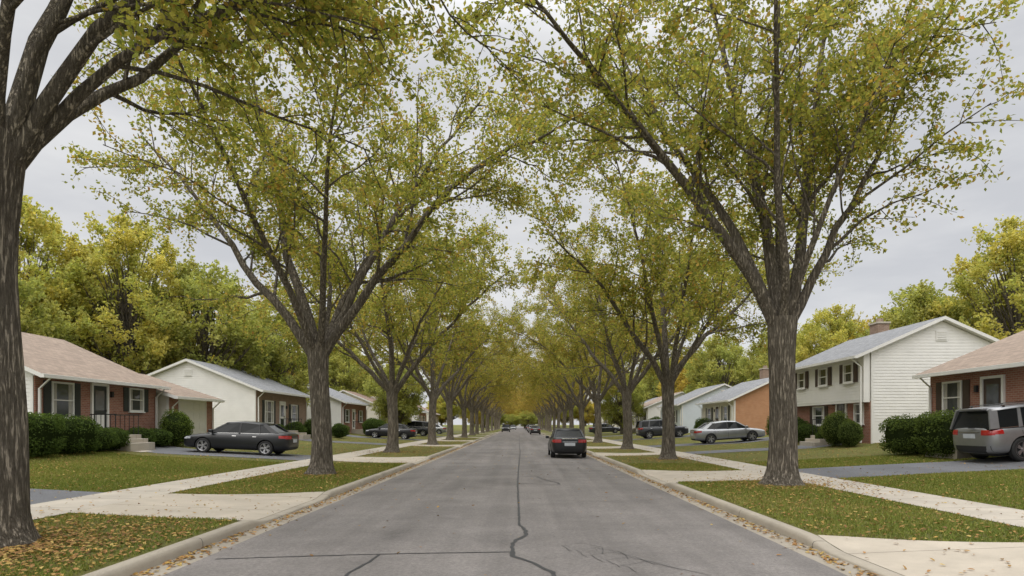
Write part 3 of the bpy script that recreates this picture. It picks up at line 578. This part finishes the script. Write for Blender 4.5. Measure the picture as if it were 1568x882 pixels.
            w.obj('wheel_%d'%(2*i+(1 if s<0 else 2)),e,smooth=False)
    ch,sh=math.cos(head),math.sin(head)
    zf=float(zg(x+ch*1.4,y+sh*1.4)) if abs(x)>4.3 else 0.012; zr_=float(zg(x-ch*1.4,y-sh*1.4)) if abs(x)>4.3 else .012
    e.location=(x,y,(zf+zr_)/2+.012); e.rotation_euler=(0,-math.atan2(zf-zr_,2.8),head); return e
car('parked_car','sedan',-12.7,30.3,math.pi,'p_black')
car('parked_suv','suv',17.15,21.2,0.06,'p_grey')
car('parked_car','sedan',2.66,34.6,math.pi/2,'p_black')
car('parked_car','sedan',14.6,45.2,0,'p_silver')
car('parked_suv','suv',13.9,62.6,0,'p_dark')
car('parked_car','sedan',-12.3,63.6,math.pi,'p_black')
car('parked_suv','suv',-13.0,80.5,math.pi,'p_dark'); car('parked_car','sedan',-13.0,96.5,math.pi,'p_silver')
car('parked_car','sedan',13.0,97.4,0,'p_dark')
car('parked_car','sedan',2.9,112,math.pi/2,'p_dark'); car('parked_suv','suv',3.0,160,math.pi/2,'p_silver'); car('parked_car','sedan',2.9,136,math.pi/2,'p_silver'); car('parked_suv','suv',-2.9,150,-math.pi/2,'p_dark'); car('parked_car','sedan',2.9,190,math.pi/2,'p_black')
car('parked_car','sedan',-1.8,210,-math.pi/2,'p_silver')
# ---------------------------------------------------------------- grass blades & litter
def offpave(x,y):
    u=np.abs(x); ok=(u>4.45)&~((u>7.66)&(u<9.14))
    for s in (-1,1):
        for a,b in APR[s]:
            fl=.7*np.clip((7.7-u)/3.3,0,1)**1.6; ok&=~((np.sign(x)==s)&(y>a-fl)&(y<b+fl)&(u<19.5))
    return ok&(u<18)
def blades(n,y0,y1,h):
    x=rng.uniform(4.4,18,n)*rng.choice([-1,1],n); y=y0+(y1-y0)*rng.random(n)**1.3; k=offpave(x,y)&(np.abs(x)<y*.86+1.5); 
    x=x[k];y=y[k]; k=rng.random(len(x))<np.where((x+6.6)**2+(y-8.4)**2<rng.uniform(0,9,len(x)),.25,1); x=x[k];y=y[k]
    n=len(x); z=zg(x,y); hh=h*rng.uniform(.5,1.2,n); a=rng.uniform(0,6.28,n); w=.005+.0005*y; dx=np.cos(a)*w;dy=np.sin(a)*w; lx=rng.normal(0,.02,n);ly=rng.normal(0,.02,n)
    V=np.stack([np.stack([x-dx,y-dy,z],1),np.stack([x+dx,y+dy,z],1),np.stack([x+lx,y+ly,z+hh],1)],1).reshape(-1,3); F=np.arange(3*n).reshape(n,3)
    pal=np.array([(.135,.17,.04),(.175,.208,.05),(.235,.24,.068),(.31,.265,.10)]); f=.5+.5*np.sin(x*.9+1.3*np.sin(y*.5))*np.sin(y*.7+x*.3)
    c=pal[np.clip((rng.random(n)*2.4+f*1.4).astype(int),0,3)]*rng.uniform(.8,1.2,(n,1)); return V,F,np.repeat(c,3,0)
V,F,c=blades(420000,6.3,26,.05); link(bpy.data.objects.new('grass',npmesh('grass',V,F,'blade',cols=c)))
LITT=np.array([(.40,.25,.10),(.30,.17,.075),(.45,.33,.12),(.20,.12,.06),(.34,.19,.08),(.42,.27,.09)])
def litter(X,Y,zo,size):
    n=len(X); P=np.stack([X,Y,zg(X,Y)+zo],1); road=np.abs(X)<4.2; P[road,2]=np.where(np.abs(X[road])<3.85,.03*(1-(X[road]/4)**2),0)+.012
    return leafcloud(P,size,LITT[rng.integers(0,6,n)]*rng.uniform(.7,1.2,(n,1)),5.0,six=True)
n=56000; x=rng.uniform(4.4,18,n)*rng.choice([-1,1],n); y=6+70*rng.random(n)**1.5; k=(rng.random(n)<np.where(np.abs(x)<9,1,.6)); x=x[k];y=y[k]; k=offpave(x,y)|(rng.random(len(x))<.15); x=x[k];y=y[k]
n2=4600; xg=rng.choice([-1,1],n2)*(4.18-np.abs(rng.normal(0,.14,n2))); yg=6+60*rng.random(n2)**1.3
n3=360; xr=rng.uniform(-3.9,3.9,n3); yr=6+50*rng.random(n3)
def ring(cx,cy,n,r): a=rng.uniform(0,6.28,n); q=np.abs(rng.normal(0,r,n))+.4; return cx+q*np.cos(a),cy+q*np.sin(a)
RX=[];RY=[]
for (cx,cy,nn,r) in [(-6.6,8.2,4200,1.3),(-6.2,20.4,1200,1.3),(6.95,16.8,1400,1.4),(6.95,29.2,700,1.3),(-6.7,36.4,500,1.3)]:
    a,b=ring(cx,cy,nn,r); k=(np.abs(a)>4.45); RX.append(a[k]);RY.append(b[k])
X=np.concatenate([x,xg,xr]+RX);Y=np.concatenate([y,yg,yr]+RY)
V,F,c=litter(X,Y,.03,rng.uniform(.04,.085,len(X))); link(bpy.data.objects.new('fallen_leaves',npmesh('fallen_leaves',V,F,'litter',cols=c)))
# ---------------------------------------------------------------- world, sun, camera
w=bpy.data.worlds.new('World'); scene.world=w; w.use_nodes=True; nt=w.node_tree; bgn=nt.nodes['Background']
sky=N(nt,'ShaderNodeTexSky',sky_type='NISHITA'); sky.sun_disc=False; sky.sun_elevation=math.radians(48); sky.sun_rotation=math.radians(208)
tc=N(nt,'ShaderNodeTexCoord'); mp=N(nt,'ShaderNodeMapping'); mp.inputs['Scale'].default_value=(1,1,3.6); nt.links.new(tc.outputs['Generated'],mp.inputs[0])
f=ramp(nt,noise(nt,mp.outputs[0],2.1,6,.55),.36,.66)
sp=N(nt,'ShaderNodeSeparateXYZ'); nt.links.new(tc.outputs['Generated'],sp.inputs[0])
col=mixc(nt,f,(6.2,6.3,6.6),(8.6,8.6,8.6))
el=N(nt,'ShaderNodeMapRange'); el.inputs[1].default_value=.5; el.inputs[2].default_value=.95; el.inputs[3].default_value=1; el.inputs[4].default_value=3.9; nt.links.new(sp.outputs[2],el.inputs[0])
vm=N(nt,'ShaderNodeVectorMath',operation='SCALE'); nt.links.new(col,vm.inputs[0]); nt.links.new(el.outputs[0],vm.inputs['Scale'])
out=mixc(nt,.95,sky.outputs[0],vm.outputs[0]); nt.links.new(out,bgn.inputs['Color']); bgn.inputs['Strength'].default_value=.1
sd=bpy.data.lights.new('sun','SUN'); sd.energy=1.5; sd.angle=math.radians(70); sd.color=(1,.94,.85); so=link(bpy.data.objects.new('sun',sd))
dirv=Vector((-.35,-.65,.85)).normalized(); so.rotation_euler=dirv.to_track_quat('Z','Y').to_euler()
cd=bpy.data.cameras.new('camera'); cam=link(bpy.data.objects.new('camera',cd)); cam.location=(.16,0,1.7); cam.rotation_euler=(math.radians(90),0,0)
cd.sensor_width=36; cd.lens=22.96; cd.shift_x=-.007; cd.shift_y=.1333; cd.clip_end=3000; scene.camera=cam
scene.view_settings.view_transform='Standard'; scene.view_settings.look='None'; scene.view_settings.exposure=0
